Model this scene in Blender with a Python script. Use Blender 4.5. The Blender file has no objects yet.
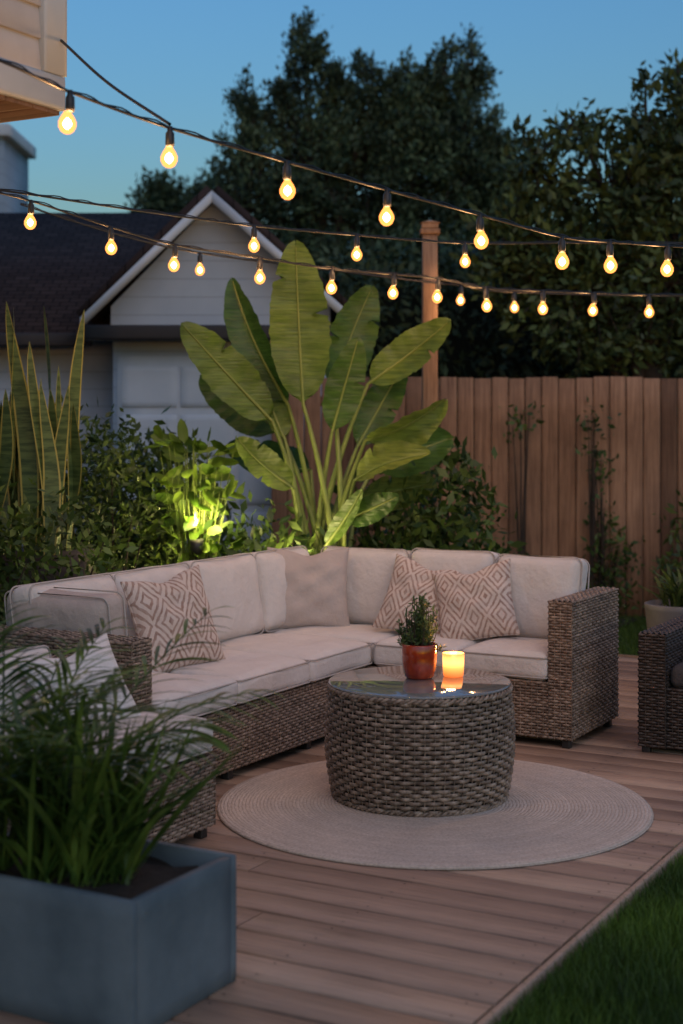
import bpy, math, random
import numpy as np
from mathutils import Vector, Matrix
random.seed(7); rng=np.random.default_rng(7)
scene=bpy.context.scene
TH=math.radians(29)
C0=np.array([0.15,7.75,0.0])
U=np.array([math.cos(TH),-math.sin(TH),0]); V=np.array([math.sin(TH),math.cos(TH),0])
def L2W(s,t,z=0.0): return C0+U*s+V*t+np.array([0,0,z])

# ---------------------------------------------------------------- materials
def new_mat(name):
    m=bpy.data.materials.new(name); m.use_nodes=True
    nt=m.node_tree; b=nt.nodes['Principled BSDF']
    return m,nt,b
def nd(nt,t,**kw):
    n=nt.nodes.new(t)
    for k,v in kw.items(): setattr(n,k,v)
    return n
def lk(nt,a,b): nt.links.new(a,b)
def ramp(nt,fac,cols):
    r=nt.nodes.new('ShaderNodeValToRGB'); e=r.color_ramp.elements
    while len(e)<len(cols): e.new(0.5)
    for i,(p,c) in enumerate(cols):
        e[i].position=p; e[i].color=(*c,1)
    lk(nt,fac,r.inputs[0]); return r.outputs[0]
def math_n(nt,op,a,b=None):
    n=nt.nodes.new('ShaderNodeMath'); n.operation=op
    for i,x in enumerate((a,b)):
        if x is None: continue
        if isinstance(x,(int,float)): n.inputs[i].default_value=x
        else: lk(nt,x,n.inputs[i])
    return n.outputs[0]
def mul(nt,a,b):
    mx=nd(nt,'ShaderNodeMix',data_type='RGBA',blend_type='MULTIPLY'); mx.inputs[0].default_value=1
    lk(nt,a,mx.inputs[6]); lk(nt,b,mx.inputs[7]); return mx.outputs[2]
def mapping(nt,scale=(1,1,1),kind='Object'):
    tc=nt.nodes.new('ShaderNodeTexCoord'); mp=nt.nodes.new('ShaderNodeMapping')
    mp.inputs['Scale'].default_value=scale; lk(nt,tc.outputs[kind],mp.inputs[0]); return mp.outputs[0]
def noise(nt,vec,scale,detail=4,rough=0.6):
    n=nd(nt,'ShaderNodeTexNoise'); n.inputs['Scale'].default_value=scale
    n.inputs['Detail'].default_value=detail; n.inputs['Roughness'].default_value=rough
    lk(nt,vec,n.inputs['Vector']); return n.outputs['Fac']
def bump(nt,b,h,strength=0.3,dist=0.01):
    n=nt.nodes.new('ShaderNodeBump'); n.inputs['Strength'].default_value=strength
    n.inputs['Distance'].default_value=dist; lk(nt,h,n.inputs['Height']); lk(nt,n.outputs[0],b.inputs['Normal'])
def simple(name,c1,c2,scale=5,rough=0.7,bs=0.2,bd=0.005,stretch=(1,1,1),bscale=None,metal=0):
    m,nt,b=new_mat(name); v=mapping(nt,stretch)
    f=noise(nt,v,scale); lk(nt,ramp(nt,f,[(0.3,c1),(0.7,c2)]),b.inputs['Base Color'])
    b.inputs['Roughness'].default_value=rough; b.inputs['Metallic'].default_value=metal
    if bs>0: bump(nt,b,noise(nt,v,bscale or scale*6),bs,bd)
    return m
def leafmat(name,dark,light,trans=0.35,rough=0.5,cl=2.5):
    m,nt,b=new_mat(name); g=nt.nodes.new('ShaderNodeNewGeometry')
    col=ramp(nt,g.outputs['Random Per Island'],[(0.0,dark),(0.8,light),(1.0,tuple(min(1,x*1.25) for x in light))])
    f=noise(nt,mapping(nt),cl,2); col=mul(nt,col,ramp(nt,f,[(.35,(.5,.55,.55)),(.65,(1.3,1.25,1.1))]))  # light and shaded clumps put into the leaf colour for depth
    lk(nt,col,b.inputs['Base Color']); b.inputs['Roughness'].default_value=rough
    if trans>0:
        tr=nt.nodes.new('ShaderNodeBsdfTranslucent'); lk(nt,col,tr.inputs[0])
        mx=nt.nodes.new('ShaderNodeMixShader'); mx.inputs[0].default_value=trans
        lk(nt,b.outputs[0],mx.inputs[1]); lk(nt,tr.outputs[0],mx.inputs[2])
        lk(nt,mx.outputs[0],nt.nodes['Material Output'].inputs[0])
    return m
def wood_deck():
    m,nt,b=new_mat('deck_wood'); g=nt.nodes.new('ShaderNodeNewGeometry')
    base=ramp(nt,g.outputs['Random Per Island'],[(0,(0.25,0.16,0.11)),(0.25,(0.42,0.285,0.20)),(0.5,(0.54,0.38,0.275)),(0.75,(0.30,0.195,0.14)),(1,(0.49,0.34,0.25))])
    f=noise(nt,mapping(nt,(1.5,50,50)),2.2,8,0.7)
    c=mul(nt,base,ramp(nt,f,[(0.28,(0.42,0.39,0.37)),(0.50,(1,1,1)),(0.8,(1.2,1.17,1.13))]))
    f2=noise(nt,mapping(nt),1.7,5)
    c=mul(nt,c,ramp(nt,f2,[(0.3,(0.78,0.78,0.80)),(0.65,(1.05,1.04,1.02))])); lk(nt,c,b.inputs['Base Color'])
    lk(nt,ramp(nt,f2,[(0.3,(0.36,)*3),(0.7,(0.6,)*3)]),b.inputs['Roughness'])
    bump(nt,b,f,0.45,0.003); return m
def wood_fence(name,cols,stretch=(30,30,1.2)):
    m,nt,b=new_mat(name); g=nt.nodes.new('ShaderNodeNewGeometry')
    base=ramp(nt,g.outputs['Random Per Island'],cols)
    f=noise(nt,mapping(nt,stretch),1.6,8,0.7); f2=noise(nt,mapping(nt),1.3,4)
    c=mul(nt,base,ramp(nt,f,[(0.3,(0.42,0.37,0.34)),(0.6,(1,1,1))])); c=mul(nt,c,ramp(nt,f2,[(.3,(.6,.58,.56)),(.6,(1,1,1))]))
    lk(nt,c,b.inputs['Base Color']); b.inputs['Roughness'].default_value=0.8; bump(nt,b,f,0.4,0.004); return m
def wicker(name,c1,c2,c3):
    m,nt,b=new_mat(name); v=mapping(nt); f=noise(nt,v,38,3); f2=noise(nt,v,4,3)
    c=mul(nt,ramp(nt,f,[(0.3,c1),(0.5,c2),(0.72,c3)]),ramp(nt,f2,[(0.3,(0.75,)*3),(0.7,(1.1,)*3)]))
    g=nt.nodes.new('ShaderNodeNewGeometry'); c=mul(nt,c,ramp(nt,g.outputs['Random Per Island'],[(0,(.72,.70,.68)),(1,(1.12,1.12,1.12))]))
    lk(nt,c,b.inputs['Base Color']); b.inputs['Roughness'].default_value=0.48
    bump(nt,b,noise(nt,v,260,2),0.3,0.002); return m
def fabric(name,c1,c2,pat=None):
    m,nt,b=new_mat(name); v=mapping(nt)
    f=noise(nt,v,7,5); col=ramp(nt,f,[(0.3,c1),(0.7,c2)])
    if pat:
        tc=nt.nodes.new('ShaderNodeTexCoord'); sp=nt.nodes.new('ShaderNodeSeparateXYZ'); lk(nt,tc.outputs['Generated'],sp.inputs[0])
        n2=noise(nt,v,45,3); jit=math_n(nt,'MULTIPLY',math_n(nt,'SUBTRACT',n2,0.5),0.10)
        u=math_n(nt,'MULTIPLY',sp.outputs[0],3.0); w=math_n(nt,'MULTIPLY',sp.outputs[2],2.0)
        du=math_n(nt,'ABSOLUTE',math_n(nt,'SUBTRACT',math_n(nt,'FRACT',u),0.5))
        dw=math_n(nt,'ABSOLUTE',math_n(nt,'SUBTRACT',math_n(nt,'FRACT',w),0.5))
        a=math_n(nt,'ADD',math_n(nt,'ADD',du,dw),jit)
        s=math_n(nt,'FRACT',math_n(nt,'MULTIPLY',a,5.0)); msk=math_n(nt,'GREATER_THAN',s,0.58)
        n3=noise(nt,v,30,3); msk=math_n(nt,'MULTIPLY',msk,math_n(nt,'MINIMUM',math_n(nt,'MULTIPLY',n3,1.5),1.0))
        mx=nd(nt,'ShaderNodeMix',data_type='RGBA'); lk(nt,msk,mx.inputs[0]); lk(nt,col,mx.inputs[6]); mx.inputs[7].default_value=(*pat,1)
        col=mx.outputs[2]
    lk(nt,col,b.inputs['Base Color']); b.inputs['Roughness'].default_value=0.95
    n1=noise(nt,v,9,4); n4=noise(nt,v,420,2)
    h=math_n(nt,'ADD',math_n(nt,'MULTIPLY',n1,4.5),math_n(nt,'MULTIPLY',n4,0.35)); bump(nt,b,h,0.5,0.008); return m
def emis(name,col,st,transp=0.0):
    m=bpy.data.materials.new(name); m.use_nodes=True; nt=m.node_tree; nt.nodes.remove(nt.nodes['Principled BSDF'])
    e=nt.nodes.new('ShaderNodeEmission'); e.inputs[0].default_value=(*col,1); e.inputs[1].default_value=st
    o=e.outputs[0]
    if transp>0:
        t=nt.nodes.new('ShaderNodeBsdfTransparent'); mx=nt.nodes.new('ShaderNodeMixShader'); mx.inputs[0].default_value=transp
        lk(nt,o,mx.inputs[1]); lk(nt,t.outputs[0],mx.inputs[2]); o=mx.outputs[0]
    lk(nt,o,nt.nodes['Material Output'].inputs[0]); return m

M={}
M['deck']=wood_deck()
M['gap']=simple('gap_shade',(0.01,0.008,0.007),(0.02,0.016,0.013),5,0.9,0)
M['wick']=wicker('sofa_wicker',(0.12,0.085,0.065),(0.27,0.20,0.155),(0.46,0.36,0.28))
M['wickt']=wicker('table_wicker',(0.12,0.085,0.065),(0.28,0.21,0.16),(0.47,0.37,0.29))
M['wickblk']=wicker('dark_wicker',(0.03,0.022,0.018),(0.06,0.045,0.038),(0.11,0.085,0.07))
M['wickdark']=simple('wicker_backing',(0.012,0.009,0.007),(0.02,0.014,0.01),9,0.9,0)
M['cush']=fabric('cushion_fabric',(0.61,0.58,0.555),(0.69,0.66,0.635))
M['pipe']=fabric('piping_fabric',(0.42,0.39,0.37),(0.48,0.45,0.43))
M['plain']=fabric('plain_pillow_fabric',(0.45,0.39,0.36),(0.51,0.45,0.415))
M['patt']=fabric('patterned_pillow_fabric',(0.58,0.50,0.45),(0.65,0.565,0.51),(0.30,0.195,0.155))
M['white']=fabric('white_pillow_fabric',(0.68,0.66,0.65),(0.76,0.74,0.73))
M['dkfab']=fabric('dark_cushion_fabric',(0.05,0.045,0.045),(0.08,0.07,0.07))
M['concrete']=simple('planter_concrete',(0.08,0.11,0.13),(0.15,0.19,0.215),4,0.7,0.35,0.004)
M['darkcon']=simple('dark_concrete',(0.035,0.03,0.032),(0.075,0.06,0.058),5,0.7,0.4,0.006)
M['soil']=simple('soil',(0.015,0.011,0.008),(0.035,0.025,0.018),12,0.95,0.6,0.02)
M['metal']=simple('black_metal',(0.02,0.02,0.02),(0.03,0.03,0.03),8,0.45,0.0)
M['bark']=simple('bark',(0.03,0.022,0.016),(0.07,0.05,0.035),8,0.9,0.5,0.02,(1,1,.3))

# ---------------------------------------------------------------- mesh builder
class MB:
    def __init__(s): s.v=[]; s.f=[]; s.n=0
    def add(s,v,f):
        v=np.asarray(v,float).reshape(-1,3); f=np.asarray(f,int)
        s.v.append(v); s.f.append(f+s.n); s.n+=len(v)
    def obj(s,name,mat,parent=None,smooth=True,loc=None,rot=None):
        me=bpy.data.meshes.new(name); vs=np.concatenate(s.v)
        me.vertices.add(len(vs)); me.vertices.foreach_set('co',vs.ravel())
        idx=np.concatenate([f.ravel() for f in s.f]); tot=np.concatenate([np.full(len(f),f.shape[1]) for f in s.f])
        st=np.concatenate([[0],np.cumsum(tot)[:-1]])
        me.loops.add(len(idx)); me.loops.foreach_set('vertex_index',idx.astype(np.int32))
        me.polygons.add(len(tot)); me.polygons.foreach_set('loop_start',st.astype(np.int32))
        me.update(calc_edges=True); me.validate()
        if smooth: me.polygons.foreach_set('use_smooth',[True]*len(me.polygons))
        me.materials.append(mat)
        o=bpy.data.objects.new(name,me); scene.collection.objects.link(o)
        if parent: o.parent=parent
        if loc is not None: o.location=loc
        if rot is not None: o.rotation_euler=rot
        return o
def empty(name,loc=(0,0,0),rz=0):
    e=bpy.data.objects.new(name,None); e.location=loc; e.rotation_euler=(0,0,rz); e.empty_display_size=.1
    scene.collection.objects.link(e); return e
def nrm(a):
    a=np.asarray(a,float); return a/np.maximum(np.linalg.norm(a,axis=-1,keepdims=True),1e-9)
def box(mb,x0,x1,y0,y1,z0,z1,bev=0.0):
    if bev<=0:
        v=[(x,y,z) for z in(z0,z1) for y in(y0,y1) for x in(x0,x1)]
        mb.add(v,[[0,2,3,1],[4,5,7,6],[0,1,5,4],[2,6,7,3],[0,4,6,2],[1,3,7,5]]); return
    c=np.array([(x0+x1)/2,(y0+y1)/2,(z0+z1)/2]); h=np.array([(x1-x0)/2,(y1-y0)/2,(z1-z0)/2])
    v,f=roundbox(h,bev,4); mb.add(v+c,f)
def cubegrid(n):
    t=np.linspace(-1,1,n+1); A,B=np.meshgrid(t,t,indexing='ij'); vs=[];fs=[];k=0
    for ax in range(3):
        for sg in(-1,1):
            P=np.zeros((n+1,n+1,3)); P[...,ax]=sg; P[...,(ax+1)%3]=A; P[...,(ax+2)%3]=B
            vs.append(P.reshape(-1,3)); I=np.arange((n+1)**2).reshape(n+1,n+1)+k
            q=np.stack([I[:-1,:-1],I[1:,:-1],I[1:,1:],I[:-1,1:]],-1).reshape(-1,4)
            if sg<0: q=q[:,::-1]
            fs.append(q); k+=(n+1)**2
    V_=np.concatenate(vs); F=np.concatenate(fs)
    u,inv=np.unique(np.round(V_,6),axis=0,return_inverse=True); inv=inv.ravel()
    return u,inv[F]
def roundbox(h,r,n=10,puff=None):
    P,F=cubegrid(n); h=np.asarray(h,float); r=min(r,h.min()*0.999)
    w=np.sign(P)*np.abs(np.sin(P*math.pi/2)); q=w*h
    inner=np.clip(q,-(h-r),(h-r)); d=q-inner; out=q.copy()
    on=np.linalg.norm(d,axis=1)>1e-9
    out[on]=inner[on]+nrm(d[on])*r
    if puff is not None: out=puff(out,w)
    return out,F
def tube(mb,pts,rad,n=6,cap=True):
    pts=np.asarray(pts,float); m=len(pts); rad=np.broadcast_to(np.asarray(rad,float),(m,))
    T=nrm(np.gradient(pts,axis=0)); up=np.array([0,0,1.0]) if abs(T[0][2])<0.9 else np.array([1.0,0,0])
    A=nrm(np.cross(T,up)); B=np.cross(T,A); a=np.linspace(0,2*math.pi,n,endpoint=False)
    v=pts[:,None]+rad[:,None,None]*(np.cos(a)[None,:,None]*A[:,None]+np.sin(a)[None,:,None]*B[:,None])
    I=np.arange(m*n).reshape(m,n); J=np.roll(I,-1,1)
    mb.add(v.reshape(-1,3),np.stack([I[:-1],J[:-1],J[1:],I[1:]],-1).reshape(-1,4))
def lathe(mb,prof,c=(0,0,0),n=32):
    prof=np.asarray(prof,float); m=len(prof); a=np.linspace(0,2*math.pi,n,endpoint=False)
    v=np.zeros((m,n,3)); v[...,0]=prof[:,0:1]*np.cos(a)+c[0]; v[...,1]=prof[:,0:1]*np.sin(a)+c[1]; v[...,2]=prof[:,1:2]+c[2]
    I=np.arange(m*n).reshape(m,n); J=np.roll(I,-1,1)
    mb.add(v.reshape(-1,3),np.stack([I[:-1],J[:-1],J[1:],I[1:]],-1).reshape(-1,4))
def weave(mb,func,L,H,row=0.014,stake=0.03,amp=0.0035,thick=0.0035,closed=False):
    nst=max(2,int(round(L/stake)))
    if closed and nst%2: nst+=1
    st=L/nst; l=np.linspace(0,L,nst*6+1); nr=max(1,int(round(H/row))); rh=H/nr
    ca=np.linspace(0,2*math.pi,6,endpoint=False)
    for k in range(nr):
        hc=(k+0.5)*rh; c_=np.cos(math.pi*l/st+math.pi*(k%2)); off=amp*np.sign(c_)*np.abs(c_)**.7
        jit=rng.normal(0,0.0008)
        p,n_,t_=func(l,np.full_like(l,hc)+rh*.10*np.sin(l*3+k))
        v=p[:,None]+n_[:,None]*((off+jit)[:,None,None]+thick*np.cos(ca)[None,:,None])+t_[:,None]*(rh*0.49*np.sin(ca)[None,:,None])
        m=len(l); I=np.arange(m*6).reshape(m,6); J=np.roll(I,-1,1)
        mb.add(v.reshape(-1,3),np.stack([I[:-1],J[:-1],J[1:],I[1:]],-1).reshape(-1,4))
    hh=np.linspace(0,H,max(6,int(H/0.05)))
    for k in range(nst+(0 if closed else 1)):
        p,n_,t_=func(np.full_like(hh,min(k*st,L)),hh); tube(mb,p,0.0028,5)
def flat(p0,dl,dh,n):
    p0=np.array(p0,float); dl=np.array(dl,float); dh=np.array(dh,float); n=np.array(n,float)
    def f(l,h):
        k=len(l); return p0+l[:,None]*dl+h[:,None]*dh, np.tile(n,(k,1)), np.tile(dh,(k,1))
    return f

# ---------------------------------------------------------------- ground, lawn, bed, deck
def rect_obj(name,x0,x1,y0,y1,z,mat,frame=True,parent=None):
    mb=MB(); mb.add([(x0,y0,z),(x1,y0,z),(x1,y1,z),(x0,y1,z)],[[0,1,2,3]])
    return mb.obj(name,mat,parent,False,C0 if frame else None,(0,0,-TH) if frame else None)
g_mat=simple('lawn_soil',(0.022,0.05,0.010),(0.045,0.09,0.020),1.5,0.95,0.5,0.03,bscale=40)
rect_obj('ground',-300,300,-60,500,-0.07,g_mat,False)
rect_obj('garden_bed_soil',-9,-0.15,0.95,5.2,-0.035,M['soil'])
deck=empty('wooden_deck',C0,-TH)
mb=MB(); pitch=0.172; W=0.160
def board(mb,x0,x1,yc,zj):
    w=W/2; sec=[(-w,-.028),(w,-.028),(w,-.005),(w-.005,0),(-w+.005,0),(-w,-.005)]
    v=[(x,yc+a,b+zj) for x in(x0,x1) for a,b in sec]; mb.add(v,[[i,(i+1)%6,(i+1)%6+6,i+6] for i in range(6)]); mb.add(v,[[0,1,2,3,4,5][::-1],[6,7,8,9,10,11]])
scr=MB()
t=-8.0
while t<2.95:
    lo=-5.5 if t<0.9 else -0.1
    cuts=[lo]; x=lo+random.uniform(1.0,3.6)
    while x<1.2: cuts.append(x); x+=random.uniform(2.2,3.6)
    cuts.append(2.03)
    for a,b in zip(cuts[:-1],cuts[1:]): board(mb,a+.0015,b-.0015,t,random.uniform(-.001,.001))
    for xs in np.arange(-3.0,2.03,.62):
        for dy in(-.05,.05):
            a8=np.linspace(0,6.283,7)[:-1]; scr.add(np.stack([xs+.0045*np.cos(a8),t+dy+.0045*np.sin(a8),0*a8+.0016],1),[[0,1,2,3,4,5]])
    t+=pitch
mb.obj('deck_boards',M['deck'],deck,False); scr.obj('screws',M['metal'],deck,False)
mb=MB(); box(mb,-5.45,2.02,-8,0.9,-0.06,-0.034); box(mb,-.08,2.02,0.905,2.95,-0.06,-0.034); mb.obj('gap_shade_sheets',M['gap'],deck,False)  # near-black sheets under the boards colour in the shade of the gaps
mb=MB(); box(mb,2.032,2.055,-8.1,3.05,-0.09,-0.004,.003); box(mb,-.1,2.03,3.03,3.052,-0.09,-0.004,.003); mb.obj('edge_board',M['deck'],deck,False)
gm=leafmat('grass_blades',(0.045,0.10,0.014),(0.13,0.23,0.035),0.35,0.6,1.8)
def grass(name,xy,hmin,hmax,w):
    n=len(xy); P=np.zeros((n,3)); P[:,:2]=xy; P[:,2]=-.07; a=rng.uniform(0,6.283,n); side=np.stack([np.cos(a),np.sin(a),0*a],1)*w
    h=rng.uniform(hmin,hmax,n); lean=rng.normal(0,.35,(n,2))*h[:,None]
    mid=P.copy(); mid[:,2]+=h*.55; mid[:,:2]+=lean*.35; tip=P.copy(); tip[:,2]+=h; tip[:,:2]+=lean
    v=np.stack([P-side,P+side,mid+side*.7,mid-side*.7,tip],1).reshape(-1,3); k=np.arange(n)[:,None]*5
    mb=MB(); mb.add(v,k+np.array([0,1,2,3])); mb.v.append(np.zeros((0,3))); mb.f.append(k+np.array([3,2,4])); return mb.obj(name,gm,None,False)
def framexy(s,t): return (C0[:2]+s[:,None]*U[:2]+t[:,None]*V[:2])
n=90000; s=2.06+rng.uniform(0,1,n)**1.4*2.2; t=rng.uniform(-4.2,0.5,n)
xy1=framexy(s,t); n=30000
xy2=np.stack([rng.uniform(1.2,4.0,n),rng.uniform(9.6,12.5,n)],1); r=xy2-C0[:2]; ss=r@U[:2]; tt=r@V[:2]; xy2=xy2[(tt>3.06)|(ss>2.06)]
grass('lawn',np.concatenate([xy1,xy2]),.035,.085,.0022)

# ---------------------------------------------------------------- cushions
def cushion(name,cx,cy,cz,sx,sy,sz,parent,mat='cush',r=0.04,puff=0.02,axis=2,rot=None,pipe=True):
    h=np.array([sx,sy,sz])/2; seed=rng.uniform(0,50,3)
    def pf(o,w):
        o=o.copy(); ax=[0,1,2]; ax.remove(axis); a,b=ax
        k=(1-w[:,a]**4)*(1-w[:,b]**4); o[:,axis]+=np.sign(w[:,axis])*puff*k*np.abs(w[:,axis])
        wob=np.sin(o[:,0]*9+seed[0])*np.sin(o[:,1]*11+seed[1])*np.sin(o[:,2]*13+seed[2])
        wob2=np.sin(o[:,a]*23+seed[0]+3*np.sin(o[:,b]*6+seed[1]))
        o+=0.007*wob[:,None]; o[:,axis]+=np.sign(w[:,axis])*.0035*wob2*k; o[:,a]*=1-0.014*np.cos(w[:,b]*3); return o
    v,f=roundbox(h,r,22,pf); mb=MB(); mb.add(v,f)
    o=mb.obj(name,M[mat],parent,True,(cx,cy,cz),rot)
    if pipe:
        ax=[0,1,2]; ax.remove(axis); a,b=ax; mb=MB()
        for sg in(-1,1):
            ha,hb=h[a]-.001,h[b]-.001; rr=r*.8; P=[]
            for (qa,qb,a0) in((1,1,0),(-1,1,90),(-1,-1,180),(1,-1,270)):
                for k in range(5):
                    an=math.radians(a0+k*22.5); P.append((qa*(ha-rr)+rr*math.cos(an),qb*(hb-rr)+rr*math.sin(an)))
            P.append(P[0]); P.append(P[1]); P=np.array(P); pts=np.zeros((len(P),3)); pts[:,a]=P[:,0]; pts[:,b]=P[:,1]; pts[:,axis]=sg*(h[axis]-r*.33)
            tube(mb,pts,.0042,6)
        mb.obj('piping',M['pipe'],parent,True,(cx,cy,cz),rot)
    return o

# ---------------------------------------------------------------- sectional sofa
sofa=empty('wicker_sectional_sofa',C0,-TH)
D=0.70; DL=0.86
def arm(mbw,mbd,x0,x1,y0,y1,z0,z1,along):
    if along==1:
        w=x1-x0; Ln=y1-y0; org=lambda l:np.stack([0*l,y0+l,0*l],1); ax=np.array([1.0,0,0]); c0=x0
    else:
        w=y1-y0; Ln=x1-x0; org=lambda l:np.stack([x0+l,0*l,0*l],1); ax=np.array([0,1.0,0]); c0=y0
    Hh=z1-z0; tot=2*Hh+w
    def f(l,h):
        base=org(l); up=np.clip(h,0,Hh); ov=np.clip(h-Hh,0,w); dn=np.clip(h-Hh-w,0,Hh)
        p=base+ax*(c0+ov)[:,None]; p[:,2]+=z0+up-dn
        n=np.where((h<Hh)[:,None],-ax,np.where((h<Hh+w)[:,None],np.array([0,0,1.0]),ax))
        t=np.where((h<Hh)[:,None],np.array([0,0,1.0]),np.where((h<Hh+w)[:,None],ax,np.array([0,0,-1.0])))
        return p,n,t
    weave(mbw,f,Ln,tot)
    if along==1: weave(mbw,flat((x0,y0,z0),(1,0,0),(0,0,1),(0,-1,0)),w,Hh)
    else: weave(mbw,flat((x1,y0,z0),(0,1,0),(0,0,1),(1,0,0)),w,Hh)
    e=.008; box(mbd,x0+e,x1-e,y0+e,y1-e,z0,z1-e)
mw=MB(); md=MB()
Z0,Z1=0.045,0.325
weave(mw,flat((0.0,0.0,Z0),(1,0,0),(0,0,1),(0,-1,0)),1.0,Z1-Z0)
weave(mw,flat((0.0,-1.93,Z0),(0,1,0),(0,0,1),(1,0,0)),1.93,Z1-Z0)
box(md,.0,1.0,.01,D-.01,Z0,Z1); box(md,-DL+.01,-.01,-1.93,D-.01,Z0,Z1)
weave(mw,flat((-DL,D,Z0),(1,0,0),(0,0,1),(0,1,0)),1.0+DL,.70-Z0,.02,.04)
weave(mw,flat((-DL,-1.93,Z0),(0,1,0),(0,0,1),(-1,0,0)),1.93+D,.70-Z0,.02,.04)
box(md,-DL+.01,1.0,D-.08,D-.012,Z1,.70); box(md,-DL+.012,-DL+.08,-1.93,D-.08,Z1,.70)
arm(mw,md,1.0,1.12,.0,D,Z0,.725,1)
arm(mw,md,-DL,0.0,-2.06,-1.93,Z0,.715,0)
mw.obj('wicker_weave',M['wick'],sofa); md.obj('inner_frame',M['wickdark'],sofa,False)
mb=MB()
for x,y in((.03,.04),(1.08,.04),(1.08,D-.05),(-DL+.05,D-.05),(-.04,-.6),(-.04,-1.3),(-.04,-2.02),(-DL+.04,-2.02)): box(mb,x-.02,x+.02,y-.02,y+.02,0,Z0,.003)
mb.obj('legs',M['metal'],sofa,False)
SC=.392
for k,(a,b) in enumerate(((-1.925,-1.29),(-1.285,-.635),(-.63,.015))): cushion('seat_cushion',-.345,(a+b)/2,SC,.725,b-a,.125,sofa)
cushion('seat_cushion',-.345,.28,SC,.725,.51,.125,sofa)
for a,b in((.022,.51),(.515,.995)): cushion('seat_cushion',(a+b)/2,.26,SC,b-a,.55,.125,sofa)
lean=math.radians(9)
for a,b in((-1.90,-1.30),(-1.295,-.68),(-.675,-.06),(-.055,.50)): cushion('back_cushion',-.705,(a+b)/2,.67+rng.uniform(-.006,.006),.15,b-a,.44,sofa,axis=0,rot=(0,-lean,rng.uniform(-.02,.02)),r=.055,puff=.045)
for a,b in((-.60,-.03),(-.025,.49),(.495,.985)): cushion('back_cushion',(a+b)/2,.555,.675+rng.uniform(-.006,.006),b-a,.15,.44,sofa,axis=1,rot=(-lean,0,rng.uniform(-.02,.02)),r=.055,puff=.045)
cushion('end_cushion',-.56,-1.79,.68,.58,.14,.38,sofa,axis=1,rot=(math.radians(8),0,0),r=.05,puff=.035,mat='plain')

ch=empty('wicker_lounge_chair',C0,-TH)
mw=MB(); md=MB(); X0,X1,Y0,Y1=-.40,.43,-2.80,-2.10
weave(mw,flat((X1,Y0,Z0),(0,1,0),(0,0,1),(1,0,0)),Y1-Y0,.32-Z0); weave(mw,flat((X0,Y0,Z0),(1,0,0),(0,0,1),(0,-1,0)),X1-X0,.32-Z0)
weave(mw,flat((X0,Y1,Z0),(1,0,0),(0,0,1),(0,1,0)),X1-X0,.32-Z0)
arm(mw,md,X0,X0+.10,Y0,Y1,.30,.64,1); box(md,X0+.01,X1-.01,Y0+.01,Y1-.01,Z0,.32)
mw.obj('wicker_weave',M['wick'],ch); md.obj('inner_frame',M['wickdark'],ch,False)
mb=MB()
for x in(X0+.04,X1-.04):
    for y in(Y0+.04,Y1-.04): box(mb,x-.02,x+.02,y-.02,y+.02,0,Z0,.003)
mb.obj('legs',M['metal'],ch,False)
cushion('seat_cushion',.07,(Y0+Y1)/2,.395,.74,.68,.13,ch)
cushion('back_cushion',-.24,(Y0+Y1)/2-.10,.58,.13,.46,.28,ch,axis=0,rot=(0,-.15,0))

ac=empty('dark_wicker_armchair',C0,-TH); mw=MB(); md=MB(); ax0,ax1,ay0,ay1=1.42,2.12,.12,.86
arm(mw,md,ax0,ax0+.13,ay0,ay1,.03,.58,1); arm(mw,md,ax1-.13,ax1,ay0,ay1,.03,.58,1)
weave(mw,flat((ax0+.13,ay0+.02,.03),(1,0,0),(0,0,1),(0,-1,0)),ax1-ax0-.26,.29); box(md,ax0+.13,ax1-.13,ay0+.03,ay1,.03,.32)
weave(mw,flat((ax0+.13,ay1-.11,.30),(1,0,0),(0,0,1),(0,-1,0)),ax1-ax0-.26,.34); weave(mw,flat((ax0+.13,ay1,.03),(1,0,0),(0,0,1),(0,1,0)),ax1-ax0-.26,.61); box(md,ax0+.13,ax1-.13,ay1-.10,ay1-.01,.03,.64)
mw.obj('wicker_weave',M['wickblk'],ac); md.obj('inner_frame',M['wickdark'],ac,False)
mb=MB()
for x in(ax0+.03,ax1-.03):
    for y in(ay0+.03,ay1-.03): box(mb,x-.02,x+.02,y-.02,y+.02,0,.03,.003)
mb.obj('legs',M['metal'],ac,False)
cushion('seat_cushion',(ax0+ax1)/2,.45,.37,.43,.58,.11,ac,mat='dkfab',pipe=False)

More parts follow.
